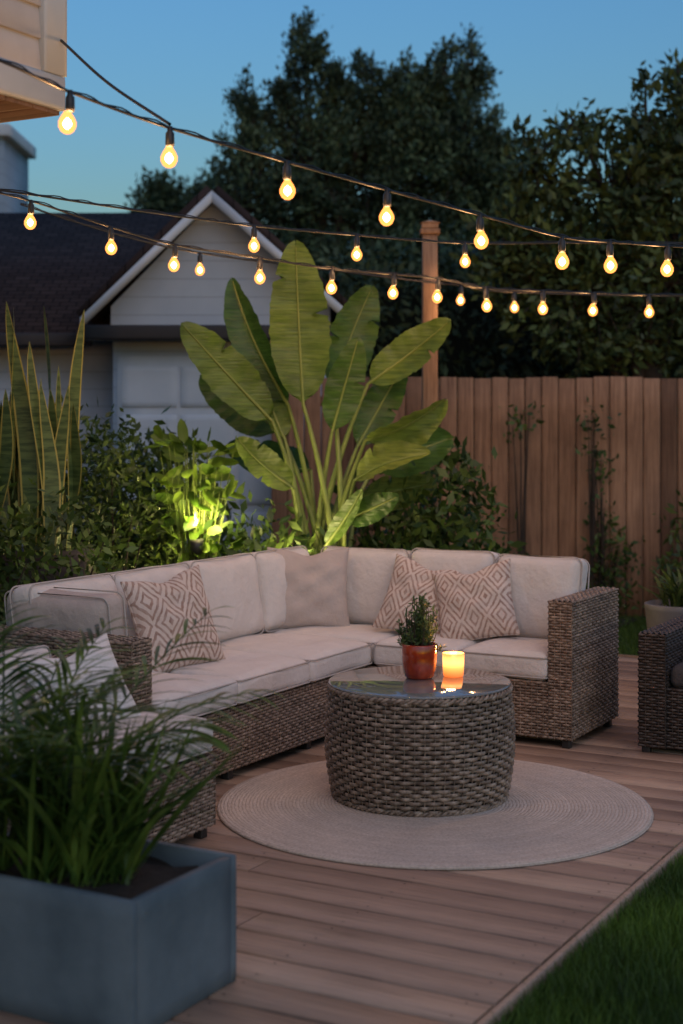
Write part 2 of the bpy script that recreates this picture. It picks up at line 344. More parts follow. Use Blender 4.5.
# ---------------------------------------------------------------- throw pillows
def pillow(loc,size,yaw,lean,mat,roll=0,thick=.085):
    n=30; t=np.linspace(-1,1,n+1); A,B=np.meshgrid(t,t,indexing='ij'); mb=MB(); h=size/2
    A2=np.sin(A*math.pi/2);B2=np.sin(B*math.pi/2)
    x=A2*h*(1-.085*(1-B2**2)); z=B2*h*(1-.085*(1-A2**2)); prof=thick*np.power(np.clip((1-A2**2)*(1-B2**2),0,1),.42)
    wr=.008*np.sin(A2*5+B2*7+loc[0]*9)+.006*np.sin(B2*11-A2*6+loc[1]*5)
    z=z-.03*(B2>0)*B2*np.exp(-(A2/.35)**2)
    I=np.arange((n+1)**2).reshape(n+1,n+1)
    q=np.stack([I[:-1,:-1],I[1:,:-1],I[1:,1:],I[:-1,1:]],-1).reshape(-1,4)
    e=np.clip((1-A2**2)*(1-B2**2),0,1)**.5
    mb.add(np.stack([x,-prof+wr*e,z],-1).reshape(-1,3),q); mb.add(np.stack([x,prof+wr*e,z],-1).reshape(-1,3),q[:,::-1])
    rim=np.array([(x[i,0],0,z[i,0]) for i in range(n+1)]+[(x[n,j],0,z[n,j]) for j in range(1,n+1)]+[(x[i,n],0,z[i,n]) for i in range(n-1,-1,-1)]+[(x[0,j],0,z[0,j]) for j in range(n-1,-1,-1)])
    tube(mb,rim,.004,5)
    o=mb.obj('throw_pillow',M[mat],None,True,loc)
    R=Matrix.Rotation(yaw,3,'Z')@Matrix.Rotation(-lean,3,'X')@Matrix.Rotation(roll,3,'Y'); o.rotation_euler=R.to_euler(); return o
r_=math.radians
pillow(L2W(-.42,-1.18,.67),.47,r_(44),r_(18),'patt',r_(-6))
pillow(L2W(-.52,.25,.68),.46,r_(8),r_(14),'plain',r_(1))
pillow(L2W(.12,.37,.645),.43,r_(-18),r_(24),'patt',r_(12))
pillow(L2W(.46,.33,.645),.43,r_(-22),r_(27),'patt',r_(-14))
pillow(L2W(.02,-2.40,.57),.38,r_(30),r_(28),'white',r_(-14))

# ---------------------------------------------------------------- rug
def rugmat():
    m,nt,b=new_mat('braided_jute'); tc=nt.nodes.new('ShaderNodeTexCoord'); sp=nt.nodes.new('ShaderNodeSeparateXYZ'); lk(nt,tc.outputs['Object'],sp.inputs[0])
    x,y=sp.outputs[0],sp.outputs[1]
    r=math_n(nt,'SQRT',math_n(nt,'ADD',math_n(nt,'MULTIPLY',x,x),math_n(nt,'MULTIPLY',y,y))); a=math_n(nt,'ARCTAN2',y,x)
    ring=math_n(nt,'MULTIPLY',math_n(nt,'ADD',r,math_n(nt,'MULTIPLY',a,.0024)),1/.015)
    fr=math_n(nt,'FRACT',ring); idx=math_n(nt,'FLOOR',ring)
    tri=math_n(nt,'ABSOLUTE',math_n(nt,'SUBTRACT',fr,.5))
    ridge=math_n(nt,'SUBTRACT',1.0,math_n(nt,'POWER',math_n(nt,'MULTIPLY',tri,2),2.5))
    al=math_n(nt,'MULTIPLY',math_n(nt,'MULTIPLY',a,idx),1.2)
    br=math_n(nt,'SINE',math_n(nt,'ADD',al,math_n(nt,'MULTIPLY',tri,8)))
    h=math_n(nt,'ADD',ridge,math_n(nt,'MULTIPLY',br,.3)); bump(nt,b,h,.5,.005)
    wn=nt.nodes.new('ShaderNodeTexWhiteNoise'); wn.noise_dimensions='1D'; lk(nt,idx,wn.inputs['W'])
    c=ramp(nt,wn.outputs[0],[(0,(.60,.51,.43)),(1,(.67,.58,.50))])
    f=noise(nt,mapping(nt),3,6); c=mul(nt,c,ramp(nt,f,[(.3,(.85,.85,.85)),(.7,(1.06,1.05,1.04))]))
    f3=noise(nt,mapping(nt),90,2); c=mul(nt,c,ramp(nt,f3,[(.3,(.78,.76,.74)),(.6,(1.05,1.05,1.05))]))
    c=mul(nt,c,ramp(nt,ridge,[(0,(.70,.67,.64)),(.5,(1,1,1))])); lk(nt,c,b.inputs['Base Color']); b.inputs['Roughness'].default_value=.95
    return m
mb=MB(); lathe(mb,[(.0,.013),(.45,.0135),(.88,.013),(.90,.010),(.905,.004),(.905,.002)],(0,0,0),128)
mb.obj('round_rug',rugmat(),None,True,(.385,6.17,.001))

# ---------------------------------------------------------------- coffee table
tb=empty('wicker_coffee_table',(.335,6.30,.012)); mw=MB(); Rt=.385; Ht=.455
def cyl(l,h):
    a=l/Rt; R=Rt+.018*np.sin(np.clip(h/Ht,0,1)*math.pi)-.012*(1-h/Ht)**3-.004
    n=np.stack([np.cos(a),np.sin(a),0*a],1); p=n*R[:,None]; p[:,2]=h+.012; return p,n,np.tile([0,0,1.0],(len(l),1))
weave(mw,cyl,2*math.pi*Rt,Ht,.0175,.040,.0080,.0045,True)
for zz,rr in((.012,.368),(.468,.386)):
    a=np.linspace(0,2*math.pi,721)
    for k in range(2):
        ph=k*math.pi; P=np.stack([(rr+.006*np.cos(a*44+ph))*np.cos(a),(rr+.006*np.cos(a*44+ph))*np.sin(a),zz+.006*np.sin(a*44+ph)],1); tube(mw,P,.007,6)
mw.obj('wicker_body',M['wickt'],tb)
mb=MB(); lathe(mb,[(.0,.0),(.35,.0),(.358,.02),(.368,.15),(.372,.23),(.368,.35),(.36,.455),(.0,.455)],(0,0,0),64); mb.obj('inner_drum',M['wickdark'],tb)
gl,nt,b=new_mat('tabletop_glass'); v=mapping(nt); b.inputs['Base Color'].default_value=(.42,.46,.47,1)
lk(nt,ramp(nt,noise(nt,v,9,5),[(.35,(.03,)*3),(.75,(.12,)*3)]),b.inputs['Roughness']); b.inputs['IOR'].default_value=1.5; b.inputs['Transmission Weight'].default_value=.7; b.inputs['Coat Weight'].default_value=.6
mb=MB(); lathe(mb,[(0,.478),(.383,.478),(.3885,.480),(.390,.484),(.3885,.488),(.383,.490),(0,.490)],(0,0,0),96); mb.obj('glass_top',gl,tb)
mb=MB(); lathe(mb,[(0,.4765),(.37,.4765),(.37,.470),(0,.470)],(0,0,0),64); mb.obj('top_panel',simple('weathered_panel',(.19,.175,.165),(.29,.265,.245),6,.5,.2),tb)
TZ=.502
pot=empty('potted_succulent',(.337,6.36,TZ))
pm,nt,b=new_mat('red_glazed_pot'); v=mapping(nt); lk(nt,ramp(nt,noise(nt,v,14,5),[(.3,(.22,.02,.008)),(.7,(.48,.06,.015))]),b.inputs['Base Color']); b.inputs['Roughness'].default_value=.15; b.inputs['Coat Weight'].default_value=.6
mb=MB(); lathe(mb,[(0,0),(.054,0),(.064,.01),(.073,.05),(.076,.09),(.077,.145),(.075,.149),(.071,.146),(.069,.12),(0,.118)],(0,0,0),40); mb.obj('pot',pm,pot)
mb=MB(); lathe(mb,[(0,.128),(.03,.130),(.068,.124)],(0,0,0),20); mb.obj('soil',M['soil'],pot)
mb=MB(); st=MB()
for k in range(50):
    a=random.uniform(0,6.28); sp=random.uniform(0,.10)*(1 if k>8 else .4); top=np.array([sp*math.cos(a),sp*math.sin(a),random.uniform(.22,.38) - sp*.9]); b0=np.array([sp*.4*math.cos(a),sp*.4*math.sin(a),.12])
    ts=np.linspace(0,1,8)[:,None]; P=b0+(top-b0)*ts+np.array([math.cos(a),math.sin(a),0])*.015*np.sin(ts*3.1); tube(st,P,np.linspace(.003,.0012,8),5)
    for j in range(34):
        tt=random.uniform(.3,1); p=b0+(top-b0)*tt; d=nrm(rng.normal(0,1,3)+np.array([0,0,.7])); sd=nrm(np.cross(d,rng.normal(0,1,3))); l=random.uniform(.018,.036); w=.0038
        mb.add([p,p+d*l*.5+sd*w,p+d*l,p+d*l*.5-sd*w],[[0,1,2,3]])
mb.obj('leaves',leafmat('succulent_leaf',(.05,.09,.035),(.15,.22,.08),.3,.5,12),pot); st.obj('stems',M['bark'],pot)
cd=empty('candle_holder',(.487,6.40,TZ))
cm,nt,b=new_mat('amber_glow_glass'); tc=nt.nodes.new('ShaderNodeTexCoord'); sp=nt.nodes.new('ShaderNodeSeparateXYZ'); lk(nt,tc.outputs['Object'],sp.inputs[0])
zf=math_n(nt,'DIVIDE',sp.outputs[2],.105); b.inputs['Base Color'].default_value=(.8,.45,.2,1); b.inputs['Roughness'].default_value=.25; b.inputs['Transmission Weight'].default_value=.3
lk(nt,ramp(nt,zf,[(0,(1,.20,.03)),(.35,(1,.36,.07)),(.62,(1,.55,.17)),(1,(1,.34,.08))]),b.inputs['Emission Color'])  # candle glow painted into the cup as emission graded by height
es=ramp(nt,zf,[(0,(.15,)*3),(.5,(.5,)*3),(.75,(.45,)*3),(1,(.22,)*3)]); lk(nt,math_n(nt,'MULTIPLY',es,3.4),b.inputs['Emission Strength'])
mb=MB(); lathe(mb,[(0,0),(.040,0),(.044,.004),(.047,.05),(.048,.100),(.046,.102),(.044,.099),(.043,.05),(.04,.012),(0,.012)],(0,0,0),36); mb.obj('glass_cup',cm,cd)
mb=MB(); lathe(mb,[(0,.013),(.038,.013),(.040,.05),(0,.048)],(0,0,0),24); mb.obj('wax',simple('candle_wax',(.7,.55,.38),(.75,.6,.42),5,.5,0),cd)
mb=MB(); lathe(mb,[(0,.055),(.005,.062),(.006,.07),(.003,.083),(0,.092)],(0,0,0),10); mb.obj('flame',emis('flame',(1,.6,.2),25),cd)
def plight(name,loc,p,col,parent=None,rad=.02):
    l=bpy.data.lights.new(name,'POINT'); l.energy=p; l.color=col; l.shadow_soft_size=rad
    o=bpy.data.objects.new(name,l); o.location=loc; scene.collection.objects.link(o); o.parent=parent; return o
plight('candle_light',(0,0,.125),3.0,(1,.42,.13),cd,.02)

# ---------------------------------------------------------------- planters
def planter(name,x0,x1,y0,y1,h,mat,wall=.03):
    e=empty(name,C0,-TH); mb=MB()
    box(mb,x0,x1,y0,y0+wall,0,h,.006); box(mb,x0,x1,y1-wall,y1,0,h,.006)
    box(mb,x0,x0+wall,y0+wall-.004,y1-wall+.004,0.002,h-.0015,.006); box(mb,x1-wall,x1,y0+wall-.004,y1-wall+.004,0.002,h-.0015,.006)
    mb.obj('box_walls',M[mat],e)
    mb=MB(); n=14; X,Y=np.meshgrid(np.linspace(x0+.01,x1-.01,n),np.linspace(y0+.01,y1-.01,n),indexing='ij'); I=np.arange(n*n).reshape(n,n)
    Z=h-.05+rng.normal(0,.006,X.shape); mb.add(np.stack([X,Y,Z],-1).reshape(-1,3),np.stack([I[:-1,:-1],I[1:,:-1],I[1:,1:],I[:-1,1:]],-1).reshape(-1,4)); mb.obj('soil',M['soil'],e)
    return e
planter('concrete_planter',.58,1.315,-3.80,-3.30,.365,'concrete')
rp=empty('round_garden_pot',(2.02,8.75,0)); mb=MB(); lathe(mb,[(0,0),(.13,0),(.15,.02),(.20,.40),(.21,.50),(.215,.53),(.20,.535),(.19,.50),(0,.49)],(0,0,0),40); mb.obj('pot',simple('grey_ceramic',(.12,.115,.12),(.18,.175,.175),4,.6,.2),rp)

def blade(mb,base,d,length,width,droop,seg=9,fold=.25):
    base=np.asarray(base,float); d=nrm(d); t=np.linspace(0,1,seg)
    P=base+d*length*t[:,None]; hor=nrm(np.array([d[0],d[1],0.0])+1e-6); P=P+hor*(droop*.35*length*t**2)[:,None]; P[:,2]-=droop*length*t**2.2
    T=nrm(np.gradient(P,axis=0)); S=nrm(np.cross(T,np.array([0,0,1.0])+rng.normal(0,.25,3))); Nn=np.cross(S,T)
    w=width*np.clip(np.sin(math.pi*np.clip(t*.93+.07,0,1))**.6,0.02,1); w[-1]=.0005
    v=np.stack([P-S*w[:,None]+Nn*(w*fold)[:,None],P,P+S*w[:,None]+Nn*(w*fold)[:,None]],1)
    I=np.arange(seg*3).reshape(seg,3); q=np.concatenate([np.stack([I[:-1,k],I[:-1,k+1],I[1:,k+1],I[1:,k]],-1) for k in(0,1)]); mb.add(v.reshape(-1,3),q)
lm_fg=leafmat('foreground_leaf',(.035,.085,.018),(.15,.25,.05),.42,.4,5)
c=L2W(.96,-3.55,.31); mb=MB()
for k in range(230):
    a=random.uniform(0,6.28); el=random.uniform(.12,.9); d=np.array([math.cos(a)*el,math.sin(a)*el,1.0]); b0=c+np.array([random.uniform(-.16,.14),random.uniform(-.1,.1),0])
    blade(mb,b0,d,random.uniform(.36,.66),random.uniform(.006,.013),random.uniform(.05,.4))
mb.obj('grassy_plant',lm_fg)
mb=MB(); c=L2W(.72,-3.62,.30); stm=MB()
for k in range(36):
    a=random.uniform(0,6.28); el=random.uniform(.2,1.0); d=nrm(np.array([math.cos(a)*el-.12,math.sin(a)*el,1.0])); L=random.uniform(.66,1.12)
    t=np.linspace(0,1,14)[:,None]; dr=random.uniform(.12,.35); P=c+d*L*t+np.array([d[0],d[1],0])*dr*L*t**2-np.array([0,0,1])*dr*L*t**2.3
    tube(stm,P,np.linspace(.006,.0015,14),5); T=nrm(np.gradient(P,axis=0))
    for j in range(34):
        tt=.22+.78*j/33; i=min(12,int(tt*13)); f=tt*13-i; p=P[i]*(1-f)+P[i+1]*f; tg=T[i]; sd=nrm(np.cross(tg,[0,0,1]))*(1 if j%2 else -1)
        blade(mb,p,tg*.75+sd*.8+rng.normal(0,.08,3),.24*math.sin(math.pi*(tt*.75+.2))+.05,.0075,.3,6)
pl=empty('potted_palm'); mb.obj('fronds',lm_fg,pl); stm.obj('stems',lm_fg,pl)

# ---------------------------------------------------------------- leaf clouds
def leaves(mb,P,size,elong=2.2,up=0.2,dirs=None):
    n=len(P); D_=rng.normal(0,1,(n,3)); D_[:,2]+=up
    if dirs is not None: D_=D_*.6+dirs
    D_=nrm(D_); S=nrm(np.cross(D_,rng.normal(0,1,(n,3)))); l=(size*rng.uniform(.5,1.35,n))[:,None]; w=l/elong/2
    v=np.stack([P,P+D_*l*.45+S*w,P+D_*l,P+D_*l*.45-S*w],1).reshape(-1,3); mb.add(v,np.arange(n*4).reshape(n,4))
def ell(c,r,n,surf=.5):
    d=nrm(rng.normal(0,1,(n,3))); rr=rng.uniform(0,1,n)**(1/3*(1-surf)+.02); return np.array(c)+d*rr[:,None]*np.array(r)
def shrub(name,lobes,n,size,mat,elong=2.2,up=.2,clump=9):
    mb=MB(); e=empty(name); st=MB(); tot=sum(l[3]*l[4]*l[5] for l in lobes)
    for l in lobes:
        c=np.array(l[:3]); r=np.array(l[3:6]); k=max(40,int(n*(l[3]*l[4]*l[5])/tot)); m=max(6,k//clump)
        cc=ell(c,r,m,.4); P=np.repeat(cc,clump,0)+rng.normal(0,size*.9,(m*clump,3)); P=P[P[:,2]>-.02]; leaves(mb,P,size,elong,up)
        for q in cc[:12]:
            t=np.linspace(0,1,6)[:,None]; g=np.array([c[0],c[1],0.0]); tube(st,g+(q-g)*t+np.array([0,0,.1])*np.sin(t*3),np.linspace(.012,.003,6),4)
    mb.obj('foliage',mat,e,False); st.obj('twigs',M['bark'],e); return e
lmA=leafmat('shrub_leaf',(.025,.06,.013),(.10,.165,.035),.3)
lmB=leafmat('shrub_leaf_b',(.04,.075,.018),(.14,.20,.042),.35)
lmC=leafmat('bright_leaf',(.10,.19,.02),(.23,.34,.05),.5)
shrub('garden_shrub',[(-2.5,8.2,.80,.5,.45,.75),(-2.0,7.75,.70,.45,.3,.62),(-1.55,7.85,.65,.40,.28,.6),(-1.5,9.2,.8,.45,.5,.85)],11000,.065,lmA)
shrub('garden_shrub',[(-1.35,8.75,.75,.35,.4,.72),(-1.9,9.6,.9,.6,.5,.8),(-1.9,7.7,.7,.35,.25,.55)],7000,.055,lmB,3)
shrub('garden_shrub',[(-1.25,9.9,.7,.45,.4,.8),(-.5,9.1,.5,.35,.3,.55)],4500,.10,lmA,2.6,.5)
shrub('garden_shrub',[(.25,9.9,.5,.45,.4,.7),(.68,9.9,.6,.36,.4,.82),(.85,10.6,.4,.35,.4,.6)],5500,.10,lmA,2.4,.4)
shrub('garden_shrub',[(2.95,11.9,.45,.35,.4,.55),(3.5,11.6,.5,.5,.5,.75),(2.6,10.9,.25,.25,.3,.4),(2.95,10.2,.4,.3,.3,.65)],5500,.09,lmB,3,.7)
shrub('climbing_vine',[(2.2,12.45,.9,.07,.07,.8),(2.28,12.45,.35,.24,.07,.42),(2.12,12.45,1.5,.05,.06,.25),(1.52,12.45,1.62,.10,.06,.12)],620,.07,lmA)
mb=MB()
for k in range(90):
    a=random.uniform(0,6.28); el=random.uniform(.1,.9); blade(mb,np.array([0,0,.50])+rng.normal(0,.05,3)*[1,1,0],[math.cos(a)*el,math.sin(a)*el,1],random.uniform(.22,.42),.010,.35)
mb.obj('leaves',lmB,rp)

def broad(mb,base,tip,width,seg=10,nrmv=None,cup=.25,bow=.05,tear=False):
    base=np.asarray(base,float); tip=np.asarray(tip,float); t=np.linspace(0,1,seg); d=tip-base; L=np.linalg.norm(d)
    nv=np.array([rng.normal(0,.45),-1,rng.normal(0,.45)]) if nrmv is None else np.array(nrmv,float)
    S=nrm(np.cross(d,nv)); Nn=nrm(np.cross(S,d))
    if Nn[1]>0: Nn=-Nn
    P=base+d*t[:,None]-Nn*(np.sin(t*math.pi)*bow*L)[:,None]
    w=width/2*np.clip(np.sin(math.pi*np.clip(t**.8,0,1)),0,1)**.52; w[0]=.004; w[-1]=.002
    m=6; rows=[]; ph=rng.uniform(0,6)
    for side in(-1,1):
        jag=1+rng.normal(0,.018,seg)
        if tear and rng.uniform()<.6: jag[rng.integers(int(seg*.3),int(seg*.8))]*=.55
        ks=np.linspace(0,1,m)
        for kk in ks[::-1] if side<0 else ks[1:]:
            sweep=d/L*(kk**1.3*width*.12)
            wave=(.035*np.sin(t*17+side*2+kk*2+ph)+.02*np.sin(t*41+ph*2+side))*kk*width
            rows.append(P+S*(side*w*kk*(jag if kk>.7 else 1))[:,None]+Nn*((w*cup*kk**1.5)+wave)[:,None]+sweep)
    A=np.stack(rows,1); mm=A.shape[1]; I=np.arange(seg*mm).reshape(seg,mm)
    mb.add(A.reshape(-1,3),np.stack([I[:-1,:-1],I[:-1,1:],I[1:,1:],I[1:,:-1]],-1).reshape(-1,4))
    return P
def banana_mat():
    m,nt,b=new_mat('banana_leaf'); g=nt.nodes.new('ShaderNodeNewGeometry')
    col=ramp(nt,g.outputs['Random Per Island'],[(0,(.05,.13,.03)),(.5,(.12,.22,.045)),(1,(.27,.34,.09))])
    f=noise(nt,mapping(nt,(3,3,34)),2,3); c=mul(nt,col,ramp(nt,f,[(.35,(.62,.68,.6)),(.65,(1.2,1.15,1.0))]))
    f2=noise(nt,mapping(nt),3.5,3); c=mul(nt,c,ramp(nt,f2,[(.3,(.65,.7,.65)),(.65,(1.15,1.1,1.0))]))
    lk(nt,c,b.inputs['Base Color']); b.inputs['Roughness'].default_value=.36; bump(nt,b,f,.6,.012)
    tr=nt.nodes.new('ShaderNodeBsdfTranslucent'); lk(nt,c,tr.inputs[0]); ms=nt.nodes.new('ShaderNodeMixShader'); ms.inputs[0].default_value=.38
    lk(nt,b.outputs[0],ms.inputs[1]); lk(nt,tr.outputs[0],ms.inputs[2]); lk(nt,ms.outputs[0],nt.nodes['Material Output'].inputs[0]); return m
bm_=banana_mat(); stemm=simple('banana_stalk',(.13,.19,.04),(.22,.27,.07),6,.5,.2)
be=empty('banana_plant'); mb=MB(); st=MB(); rib=MB()
B0=np.array([-.12,9.35,0.0])
LV=[((-.24,9.25,1.72),(-.285,9.15,2.70),.38),((-.34,9.4,1.72),(-.70,9.5,2.52),.25),((-.05,9.5,1.80),(.19,9.7,2.48),.33),((-.44,9.3,1.62),(-.97,9.1,2.20),.30),
((.17,9.45,1.86),(.67,9.3,2.24),.26),((.15,9.2,1.50),(.62,8.95,1.74),.25),((-.40,9.6,1.55),(-.92,9.8,1.90),.32),((-.06,9.3,1.55),(.10,9.25,2.12),.24),
((.10,9.5,1.45),(.40,9.6,1.98),.24),((.08,9.1,1.25),(.52,8.9,1.42),.21),((-.30,9.1,1.2),(-.62,8.9,1.50),.20),((.02,9.05,1.0),(.33,8.85,1.16),.17),((-.36,9.35,1.5),(-.52,9.4,1.98),.22),((.2,9.6,1.3),(.70,9.7,1.5),.30),
((-.2,9.6,1.3),(-.75,9.9,1.45),.28),((.1,9.7,1.1),(.62,9.9,1.2),.26),((-.1,9.0,.85),(.12,8.8,1.2),.12)]
NV={0:(.12,-1,.05),1:(-.45,-1,.1),2:(.3,-1,.1),3:(-.1,-1,.5),4:(.2,-1,.5)}
for i,(a,b_,w) in enumerate(LV):
    a=np.array(a);b_=np.array(b_); P=broad(mb,a,b_,w,44,cup=[.25,.7,.40,.18][i%4],bow=[.05,-.10,.12,.02][i%4],tear=True,nrmv=NV.get(i))
    tube(rib,P-np.array([0,.004,0]),np.linspace(.011,.003,len(P)),6)
    s0=B0+np.array([rng.uniform(-.16,.16),rng.uniform(-.1,.1),0]); t=np.linspace(0,1,12)[:,None]; ctrl=np.array([s0[0]*.75+a[0]*.25,s0[1],a[2]*.6]); Q=(1-t)**2*s0+2*t*(1-t)*ctrl+t*t*a
    tube(st,Q,np.linspace(.032,.011,12),8)
mb.obj('leaf_blades',bm_,be); st.obj('stalks',stemm,be); rib.obj('midribs',stemm,be)
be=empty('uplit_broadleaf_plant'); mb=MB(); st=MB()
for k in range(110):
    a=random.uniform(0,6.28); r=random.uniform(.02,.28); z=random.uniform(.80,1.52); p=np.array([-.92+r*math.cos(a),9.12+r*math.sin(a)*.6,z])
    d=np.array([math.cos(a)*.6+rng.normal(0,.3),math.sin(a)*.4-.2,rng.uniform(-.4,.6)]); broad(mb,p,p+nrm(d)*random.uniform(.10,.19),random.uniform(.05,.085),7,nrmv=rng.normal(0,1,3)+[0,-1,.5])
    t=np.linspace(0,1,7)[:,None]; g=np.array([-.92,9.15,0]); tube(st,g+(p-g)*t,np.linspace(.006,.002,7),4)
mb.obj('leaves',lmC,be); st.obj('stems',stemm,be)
sp_=empty('snake_plant'); mb=MB(); ed=MB()
for k in range(34):
    x=random.choice([random.uniform(-2.15,-1.88),random.uniform(-1.80,-1.48)]); y=random.uniform(8.05,8.5); L=random.uniform(.85,1.42)*(1 if k%3 else .75); an=random.uniform(-.10,.10)
    n=16; t=np.linspace(0,1,n); w=.055*np.clip(np.sin(math.pi*(t*.78+.22)),0.01,1)**.7; w[-1]=.001
    cx=x+an*L*t+.02*np.sin(t*5+k); P=np.stack([cx,y+0*t+.03*np.sin(t*4),.88+L*t],1); tw=.5*np.sin(t*3+k); S=np.stack([np.cos(tw+k*.3-.2),np.sin(tw+k*.3-.2)*.6,0*t],1)
    for (m_,a0,b0) in((mb,-.80,.80),(ed,-1,-.80),(ed,.80,1)):
        v=np.stack([P+S*(w*a0)[:,None],P+S*(w*b0)[:,None]],1); I=np.arange(n*2).reshape(n,2); m_.add(v.reshape(-1,3),np.stack([I[:-1,0],I[:-1,1],I[1:,1],I[1:,0]],-1))
snm,nt,b=new_mat('snake_leaf'); f=noise(nt,mapping(nt,(4,4,30)),1.5,4); lk(nt,ramp(nt,f,[(.4,(.03,.065,.022)),(.6,(.10,.16,.055))]),b.inputs['Base Color']); b.inputs['Roughness'].default_value=.4
mb.obj('leaves',snm,sp_); ed.obj('yellow_edges',simple('snake_leaf_edge',(.30,.28,.06),(.40,.36,.10),6,.5,0),sp_)
mb=MB(); box(mb,-2.22,-1.40,8.0,8.6,0,.88,.02); mb.obj('pot',M['darkcon'],sp_)

# ---------------------------------------------------------------- trees
def tree(name,base,h_tr,lobes,nbr,nleaf,size,mat,r0=.16,elong=2.2,spread=.22,up=.3):
    e=empty(name); tk=MB(); mb=MB(); base=np.array(base,float)
    t=np.linspace(0,1,12)[:,None]; top=base+np.array([0.1,0,h_tr]); tube(tk,base+(top-base)*t+np.array([.08,.05,0])*np.sin(t*5),np.linspace(r0,r0*.35,12),10)
    vol=np.array([l[3]*l[4]*l[5] for l in lobes])**.75; vol/=vol.sum()
    for l,vv in zip(lobes,vol):
        c=np.array(l[:3]); r=np.array(l[3:6]); o=base+np.array([0,0,min(h_tr*.9,max(h_tr*.35,c[2]*.45))]); t=np.linspace(0,1,9)[:,None]
        tube(tk,o+(c-o)*t+np.array([0,0,.25])*np.sin(t*3.14),np.linspace(r0*.4,.02,9),7)
        k=max(5,int(nbr*vv)); ends=ell(c,r,k,.55)
        for q in ends:
            s0=c+(q-c)*.15; tt=np.linspace(0,1,6)[:,None]; P=s0+(q-s0)*tt+np.array([0,0,.12])*np.sin(tt*3.14); tube(tk,P,np.linspace(.018,.004,6),4)
            m=int(nleaf/nbr); u_=rng.uniform(.35,1.08,m)[:,None]; LP=s0+(q-s0)*u_+rng.normal(0,1,(m,3))*spread*(1.15-u_*.75); leaves(mb,LP,size,elong,up,nrm(q-s0)[None]*.6)
    tk.obj('trunk_and_limbs',M['bark'],e); mb.obj('crown',mat,e,False); return e
tm1=leafmat('distant_tree_leaf',(.018,.045,.024),(.075,.115,.055),0,.7,1.3)
tm2=leafmat('near_tree_leaf',(.024,.048,.015),(.10,.135,.035),0,.6,1.8)
Y=22.0
tree('tall_tree',(-.4,Y,0),4.5,[(-1.35,Y,4.6,.60,.8,2.0),(-1.45,Y,6.1,.24,.4,.75),(-.45,Y,5.2,.8,.9,2.0),(-.55,Y,7.0,.33,.4,.75),(-.1,Y,6.6,.3,.4,.65),(.4,Y+.3,5.2,.8,.9,1.7),(.45,Y,6.5,.32,.4,.7),(-.95,Y,6.3,.3,.4,.6),(-.9,Y-.3,3.4,1.2,1,1.3),(.6,Y,3.6,1.2,1,1.3)],700,66000,.10,tm1,.22,2.3,.13,.8)
tree('tall_tree',(1.5,Y+.5,0),4.5,[(1.1,Y,5.4,.65,.8,1.7),(.9,Y,6.3,.3,.4,.6),(1.5,Y,6.7,.30,.4,.75),(1.8,Y,5.3,.65,.8,1.8),(1.95,Y,6.9,.25,.4,.6),(2.25,Y,4.5,.5,.8,1.6),(1.5,Y,3.4,1.3,1,1.3),(2.5,Y,5.5,.2,.3,.6)],560,52000,.10,tm1,.2,2.3,.13,.8)
tree('small_tree',(-2.9,25,0),3.2,[(-2.9,25,4.7,.7,.6,1.0),(-3.2,25,5.3,.35,.4,.7),(-2.4,25,5.1,.4,.4,.7),(-2.0,25,4.3,.6,.6,.9)],180,14000,.12,tm1,.14,2.3,.2,.5)
Y=14.5
tree('broadleaf_tree',(3.0,Y,0),3.0,[(2.4,Y,2.9,1.0,.8,.9),(3.4,Y,3.1,1.0,.9,1.1),(1.75,Y,3.3,.55,.6,.7),(2.7,Y,3.9,.7,.6,.6),(3.5,Y,4.2,.6,.6,.6),(1.9,Y,4.15,.32,.4,.45),(2.35,Y,4.55,.22,.3,.40),(3.0,Y,4.6,.22,.3,.4),(3.35,Y,4.8,.3,.3,.35)],380,20000,.12,tm2,.14,2.3,.13,.6)
def hedge(name,x0,x1,y,h,n,size,mat,th=.6):
    mb=MB(); m=n//8; X=rng.uniform(x0,x1,m); Yy=y+rng.uniform(-th,th,m); hh=h+.25*np.sin(X*2.1)+.18*np.sin(X*5.3+1); Z=rng.uniform(.0,1,m)**.8*hh
    P=np.repeat(np.stack([X,Yy,Z],1),8,0)+rng.normal(0,size,(m*8,3)); leaves(mb,P,size,2.2,.3); e=empty(name); mb.obj('foliage',mat,e,False)
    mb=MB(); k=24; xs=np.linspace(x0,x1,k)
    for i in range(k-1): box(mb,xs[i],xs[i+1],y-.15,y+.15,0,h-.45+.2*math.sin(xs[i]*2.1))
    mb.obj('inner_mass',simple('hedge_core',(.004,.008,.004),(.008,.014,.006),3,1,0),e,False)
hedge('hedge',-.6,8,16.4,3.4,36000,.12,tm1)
hedge('hedge',-9,9,27,3.6,26000,.2,tm1,.8)

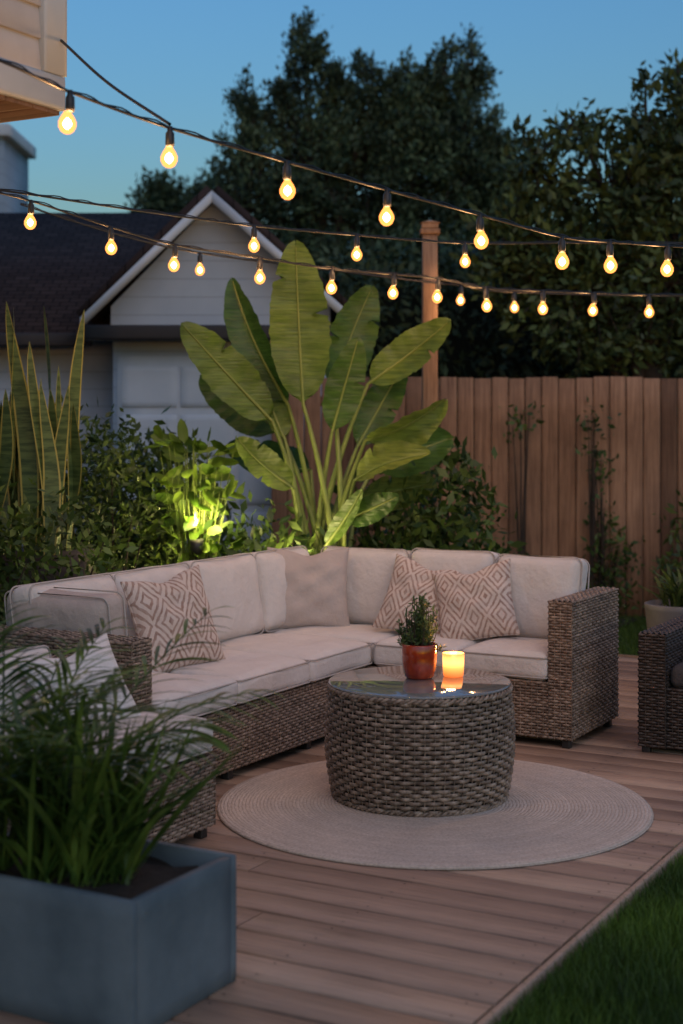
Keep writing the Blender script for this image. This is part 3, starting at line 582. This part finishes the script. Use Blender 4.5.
# ---------------------------------------------------------------- fence, posts
fm=wood_fence('fence_wood',[(0,(.19,.095,.05)),(.4,(.37,.195,.105)),(.75,(.48,.265,.15)),(1,(.27,.145,.08))])
fe=empty('wooden_fence'); mb=MB(); x=-.6
while x<8.5:
    w=.138+random.uniform(-.006,.006); box(mb,x,x+w,12.6+random.uniform(-.005,.005),12.622,-.05,2.0+random.uniform(-.012,.012),.003); x+=w+.007
mb.obj('pickets',fm,fe,False)
mb=MB()
for z in(.35,1.1,1.75): box(mb,-.6,8.5,12.626,12.67,z,z+.09)
for xx in np.arange(-.5,8.6,2.3): box(mb,xx,xx+.1,12.672,12.77,-.05,1.95)
mb.obj('rails',fm,fe,False)
pmw=wood_fence('post_wood',[(0,(.34,.20,.12)),(1,(.42,.26,.16))],(18,18,1.2))
def post(x,y,h):
    e=empty('wooden_post',(x,y,0)); mb=MB(); box(mb,-.055,.055,-.055,.055,-.07,h-.11,.006); box(mb,-.07,.07,-.07,.07,h-.108,h-.07,.004); box(mb,-.06,.06,-.06,.06,h-.068,h-.03,.004)
    mb.add([(-.068,-.068,h-.028),(.068,-.068,h-.028),(.068,.068,h-.028),(-.068,.068,h-.028),(0,0,h)],[[3,2,1,0]]); mb.f.append(np.array([[0,1,4],[1,2,4],[2,3,4],[3,0,4]])+mb.n-5)
    mb.obj('post_shaft',pmw,e,False)
post(.63,10.5,3.06); post(2.75,7.75,2.6); post(3.6,10.2,2.7)

# ---------------------------------------------------------------- garage & houses
def siding(name,c1,c2,pitch=.14):
    m,nt,b=new_mat(name); v=mapping(nt); sp=nt.nodes.new('ShaderNodeSeparateXYZ'); lk(nt,v,sp.inputs[0])
    fr=math_n(nt,'FRACT',math_n(nt,'DIVIDE',sp.outputs[2],pitch)); bump(nt,b,fr,.9,.02)
    f=noise(nt,v,2,5); c=mul(nt,ramp(nt,f,[(.3,c1),(.7,c2)]),ramp(nt,fr,[(0,(.6,)*3),(.07,(1,)*3)])); lk(nt,c,b.inputs['Base Color']); b.inputs['Roughness'].default_value=.6; return m
wallm=siding('painted_siding',(.38,.47,.57),(.46,.55,.65),.16)
trim=simple('white_trim',(.55,.60,.64),(.62,.67,.71),3,.5,0)
shing,nt,b=new_mat('roof_shingles'); bt=nt.nodes.new('ShaderNodeTexBrick'); v=mapping(nt); lk(nt,v,bt.inputs[0]); bt.inputs['Scale'].default_value=3.2
bt.inputs['Color1'].default_value=(.032,.023,.022,1); bt.inputs['Color2'].default_value=(.055,.04,.038,1); bt.inputs['Mortar'].default_value=(.010,.008,.008,1); lk(nt,bt.outputs[0],b.inputs['Base Color']); b.inputs['Roughness'].default_value=.95
b.inputs['Specular IOR Level'].default_value=.2
ga=empty('neighbour_garage')
gx0,gx1,gy=-2.14,0.0,13.0; ez,rz=2.62,3.62; mxx=-1.12
mb=MB(); box(mb,gx0+.12,gx1-.12,gy,17,-.07,2.40); mb.add([(gx0+.1,gy-.002,2.40),(gx1-.1,gy-.002,2.40),(gx1-.1,gy-.002,ez+.02),(mxx,gy-.002,rz-.04),(gx0+.1,gy-.002,ez+.02)],[[0,1,2,3,4]])
box(mb,-8,gx0+.118,13.6,18.4,-.07,2.42); mb.obj('walls',wallm,ga,False)
mb=MB()
def slab(mb,p,th=.07):
    p=np.array(p,float); n=nrm(np.cross(p[1]-p[0],p[3]-p[0])); q=p-n*th; mb.add(np.concatenate([p,q]),[[0,1,2,3],[7,6,5,4],[0,4,5,1],[1,5,6,2],[2,6,7,3],[3,7,4,0]])
slab(mb,[(gx0-.12,gy-.25,ez-.10),(mxx,gy-.25,rz),(mxx,16,rz),(gx0-.12,16,ez-.10)][::-1]); slab(mb,[(gx1+.12,gy-.25,ez-.10),(mxx,gy-.25,rz),(mxx,16,rz),(gx1+.12,16,ez-.10)])
slab(mb,[(-8.3,13.3,2.42),(-1.1,13.3,2.42),(-1.1,16.0,3.90),(-8.3,16.0,3.90)]); slab(mb,[(-8.3,18.7,2.42),(-1.1,18.7,2.42),(-1.1,16.0,3.90),(-8.3,16.0,3.90)][::-1])
mb.obj('roof',shing,ga,False)
mb=MB()
for sx,ex in((gx0-.12,mxx),(gx1+.12,mxx)):
    slab(mb,[(sx,gy-.275,ez-.20),(ex,gy-.275,rz-.10),(ex,gy-.275,rz+.0),(sx,gy-.275,ez-.10)][::(1 if sx<ex else -1)],-.022)
mb.obj('rake_boards',trim,ga,False)
mb=MB(); box(mb,gx0-.1,gx1+.1,gy-.30,gy-.004,2.33,2.46,.01); box(mb,-8.3,gx0-.11,13.2,13.3,2.30,2.42,.01); mb.obj('eave_band',simple('dark_fascia',(.015,.015,.018),(.025,.025,.028),3,.6,0),ga,False)
mb=MB(); box(mb,-1.98,-.35,gy-.03,gy-.004,-.07,2.2,.004)
for k in range(5):
    for j in range(3): box(mb,-1.94+j*.52,-1.94+j*.52+.49,gy-.045,gy-.031,.03+k*.43,.03+k*.43+.36,.006)
mb.obj('garage_door',simple('garage_door_paint',(.44,.53,.62),(.51,.60,.69),3,.5,0),ga,False)
nh=empty('neighbour_house'); mb=MB(); box(mb,-12,-4.6,20,21.6,-.07,5.5); mb.obj('walls',siding('grey_siding',(.25,.32,.38),(.32,.39,.45),.2),nh,False)
mb=MB(); box(mb,-12.1,-4.5,19.9,21.7,5.5,5.68,.02); mb.obj('parapet',trim,nh,False)
hc=np.array([-1.19,6.0,0]); he=empty('clapboard_house',hc,-TH); Zb=2.90
mb=MB(); box(mb,-5,0,-6.5,0,Zb,5.8); mb.obj('upper_wall_core',trim,he,False)
mb=MB(); z=Zb+.12
while z<5.8:
    mb.add([(.030,-6.5,z),(.030,.030,z),(.012,.012,z+.165),(.012,-6.5,z+.165),(.002,-6.5,z),(.002,.002,z)],[[0,1,2,3],[4,5,1,0]])
    mb.add([(.030,.030,z),(-5,.030,z),(-5,.012,z+.165),(.012,.012,z+.165),(-5,.002,z),(.002,.002,z)],[[0,1,2,3],[0,5,4,1]]); z+=.13
mb.obj('clapboards',simple('clapboard_paint',(.52,.50,.50),(.60,.58,.58),5,.55,.15),he,False)
mb=MB(); box(mb,-5,.045,-6.5,.045,Zb-.02,Zb+.118,.005); box(mb,.001,.05,-.09,.05,Zb+.12,5.8,.004); mb.obj('skirt_and_corner_trim',trim,he,False)
mb=MB()
for j in range(40): box(mb,-5,.03,-6.45+j*.162,-6.45+j*.162+.156,Zb-.04,Zb-.021,.002)
mb.obj('soffit_boards',wood_fence('soffit_wood',[(0,(.25,.14,.08)),(1,(.33,.19,.11))],(1.2,20,20)),he,False)
mb=MB(); box(mb,-5,-1.9,-6.5,-.6,-.07,Zb-.041); mb.obj('lower_wall',wallm,he,False)

# ---------------------------------------------------------------- string lights
WARM=(1.0,.50,.20); BP=26.0
glassb=emis('bulb_glass',(1.0,.33,.07),2.6,.25); core=emis('bulb_filament',(1.0,.80,.48),60)
cable=M['metal']
def catmull(K,n=14):
    K=np.array(K,float); K=np.concatenate([[2*K[0]-K[1]],K,[2*K[-1]-K[-2]]]); out=[]
    for i in range(1,len(K)-2):
        for t in np.linspace(0,1,n,endpoint=False):
            a,b,c,d=K[i-1:i+3]; out.append(.5*((2*b)+(-a+c)*t+(2*a-5*b+4*c-d)*t*t+(-a+3*b-3*c+d)*t**3))
    out.append(K[-2]); return np.array(out)
def string(K,bulb_idx,power):
    e=empty('string_lights'); mc=MB(); P=catmull(K); tube(mc,P,.0055,6)
    P2=P+np.array([0,0,.007])+.004*np.sin(np.arange(len(P))[:,None]*1.3); tube(mc,P2,.003,5)
    ms=MB(); mg=MB(); mf=MB()
    for i in bulb_idx:
        x,y,z=K[i]; tl=rng.normal(0,.004,2)
        lathe(ms,[(0,.008),(.009,.006),(.010,-.012),(.0155,-.018),(.0165,-.055),(.014,-.066),(0,-.066)],(x,y,z),12)
        lathe(mg,[(.012,-.066),(.014,-.072),(.022,-.084),(.030,-.101),(.030,-.116),(.022,-.132),(.011,-.140),(.0005,-.142)],(x+tl[0],y+tl[1],z),16)
        lathe(mf,[(0,-.086),(.010,-.095),(.0155,-.107),(.010,-.119),(0,-.127)],(x+tl[0],y+tl[1],z),8)
        plight('bulb_light',(x,y,z-.106),power,WARM,e,.022)
    mc.obj('cable',cable,e); ms.obj('sockets',cable,e); mg.obj('bulbs',glassb,e); mf.obj('filaments',core,e)
A=[(-2.2,4.1,2.95),(-1.229,4.5,2.776),(-.905,4.9,2.707),(-.607,5.2,2.647),(-.204,5.5,2.58),(.18,5.8,2.523),(.575,6.1,2.467),(.96,6.4,2.414),(1.205,6.6,2.418),(1.51,6.8,2.423),(2.05,7.2,2.45),(2.72,7.72,2.56)]
string(A,[2,3,4,5,6,7,8,9,10],BP)
Bk=[(-3.0,6.4,3.0),(-1.912,7.0,2.771),(-1.542,7.3,2.707),(-1.176,7.5,2.605),(-.872,7.7,2.538),(-.444,8.0,2.503),(-.053,8.2,2.465),(.3,8.4,2.455),(.558,8.5,2.44),(.845,8.6,2.396),(1.206,8.8,2.396),(1.546,9.0,2.402),(1.924,9.2,2.407),(2.73,9.6,2.46),(3.58,10.15,2.6)]
string(Bk,[1,2,3,4,5,6,7,8,9,10,11,12,13],BP)
Ck=[(-2.6,6.3,2.75),(-1.58,6.8,2.682),(-1.183,7.2,2.673),(-.732,7.6,2.66),(-.464,7.8,2.651),(.085,8.1,2.64),(.706,8.4,2.634),(1.547,8.8,2.684),(2.7,9.3,2.72),(3.58,10.15,2.68)]
string(Ck,[4,5,6],BP)
Dk=[(-1.9,8.7,2.9),(-1.356,9.0,2.757),(-.886,9.2,2.67),(-.075,9.6,2.606),(.64,10.4,2.6),(.84,10.3,2.573),(1.199,10.2,2.514),(2.585,10.3,2.5),(3.58,10.2,2.6)]
string(Dk,[2,5,6],BP)
e=empty('support_cable'); mb=MB(); tube(mb,catmull([(-1.14,5.98,3.16),(-.89,5.6,2.90),(-.607,5.2,2.66)]),.006,6); mb.obj('cable',cable,e)
gs=empty('added_banana_uplight',(-.88,8.93,0)); mb=MB(); tube(mb,[(0,0,0),(0,0,.4),(0,0,.82)],.01,8); lathe(mb,[(0,.80),(.03,.81),(.04,.84),(.045,.90),(.040,.90),(.03,.85),(0,.84)],(0,0,0),20); mb.obj('stake_and_housing',M['metal'],gs)
mb=MB(); lathe(mb,[(0,.855),(.02,.86),(.03,.875),(.02,.89),(0,.893)],(0,0,0),16); mb.obj('lens',emis('spot_lens',(1,.8,.35),6),gs)
plight('added_uplight_lamp',(0,0,1.02),24,(1,.84,.30),gs,.03)
banana_uplight=empty('added_banana_uplight',(-.22,8.80,0)); mb=MB(); tube(mb,[(0,0,0),(0,0,.3),(0,0,.55)],.01,8); lathe(mb,[(0,.54),(.03,.55),(.045,.62),(.04,.62),(.03,.57),(0,.56)],(0,0,0),20); mb.obj('stake_and_housing',M['metal'],banana_uplight)  # second spotlight, added to brighten the banana plant from below
plight('added_uplight_lamp',(0,0,.72),15,(1,.78,.36),banana_uplight,.04)

# ---------------------------------------------------------------- sky, sun, camera
w=bpy.data.worlds.new('World'); scene.world=w; w.use_nodes=True; nt=w.node_tree; bg=nt.nodes['Background']
sky=nt.nodes.new('ShaderNodeTexSky'); sky.sky_type='NISHITA'; sky.sun_disc=False; sky.sun_elevation=math.radians(1.5); sky.sun_rotation=math.radians(160); sky.ozone_density=3.0; sky.air_density=1.3; sky.dust_density=.3
mx=nd(nt,'ShaderNodeMix',data_type='RGBA',blend_type='MULTIPLY'); mx.inputs[0].default_value=1; lk(nt,sky.outputs[0],mx.inputs[6]); mx.inputs[7].default_value=(.62,.95,1.20,1)
lk(nt,mx.outputs[2],bg.inputs[0]); bg.inputs[1].default_value=.49
sl=bpy.data.lights.new('dusk_fill','SUN'); sl.energy=.60; sl.angle=math.radians(50); sl.color=(1,.82,.72)  # broad warm fill added from behind the camera, after sunset
so=bpy.data.objects.new('dusk_fill',sl); scene.collection.objects.link(so); so.rotation_euler=(math.radians(50),0,math.radians(20))
cam=bpy.data.cameras.new('camera'); co=bpy.data.objects.new('camera',cam); scene.collection.objects.link(co)
co.location=(0,0,1.6); co.rotation_euler=(math.radians(90),0,0); cam.sensor_fit='VERTICAL'; cam.sensor_height=36; cam.lens=51.68; cam.shift_y=-.0859
cam.clip_end=2000; cam.dof.use_dof=True; cam.dof.focus_distance=6.7; cam.dof.aperture_fstop=2.0
scene.camera=co
scene.view_settings.view_transform='Standard'; scene.view_settings.look='None'; scene.view_settings.exposure=0
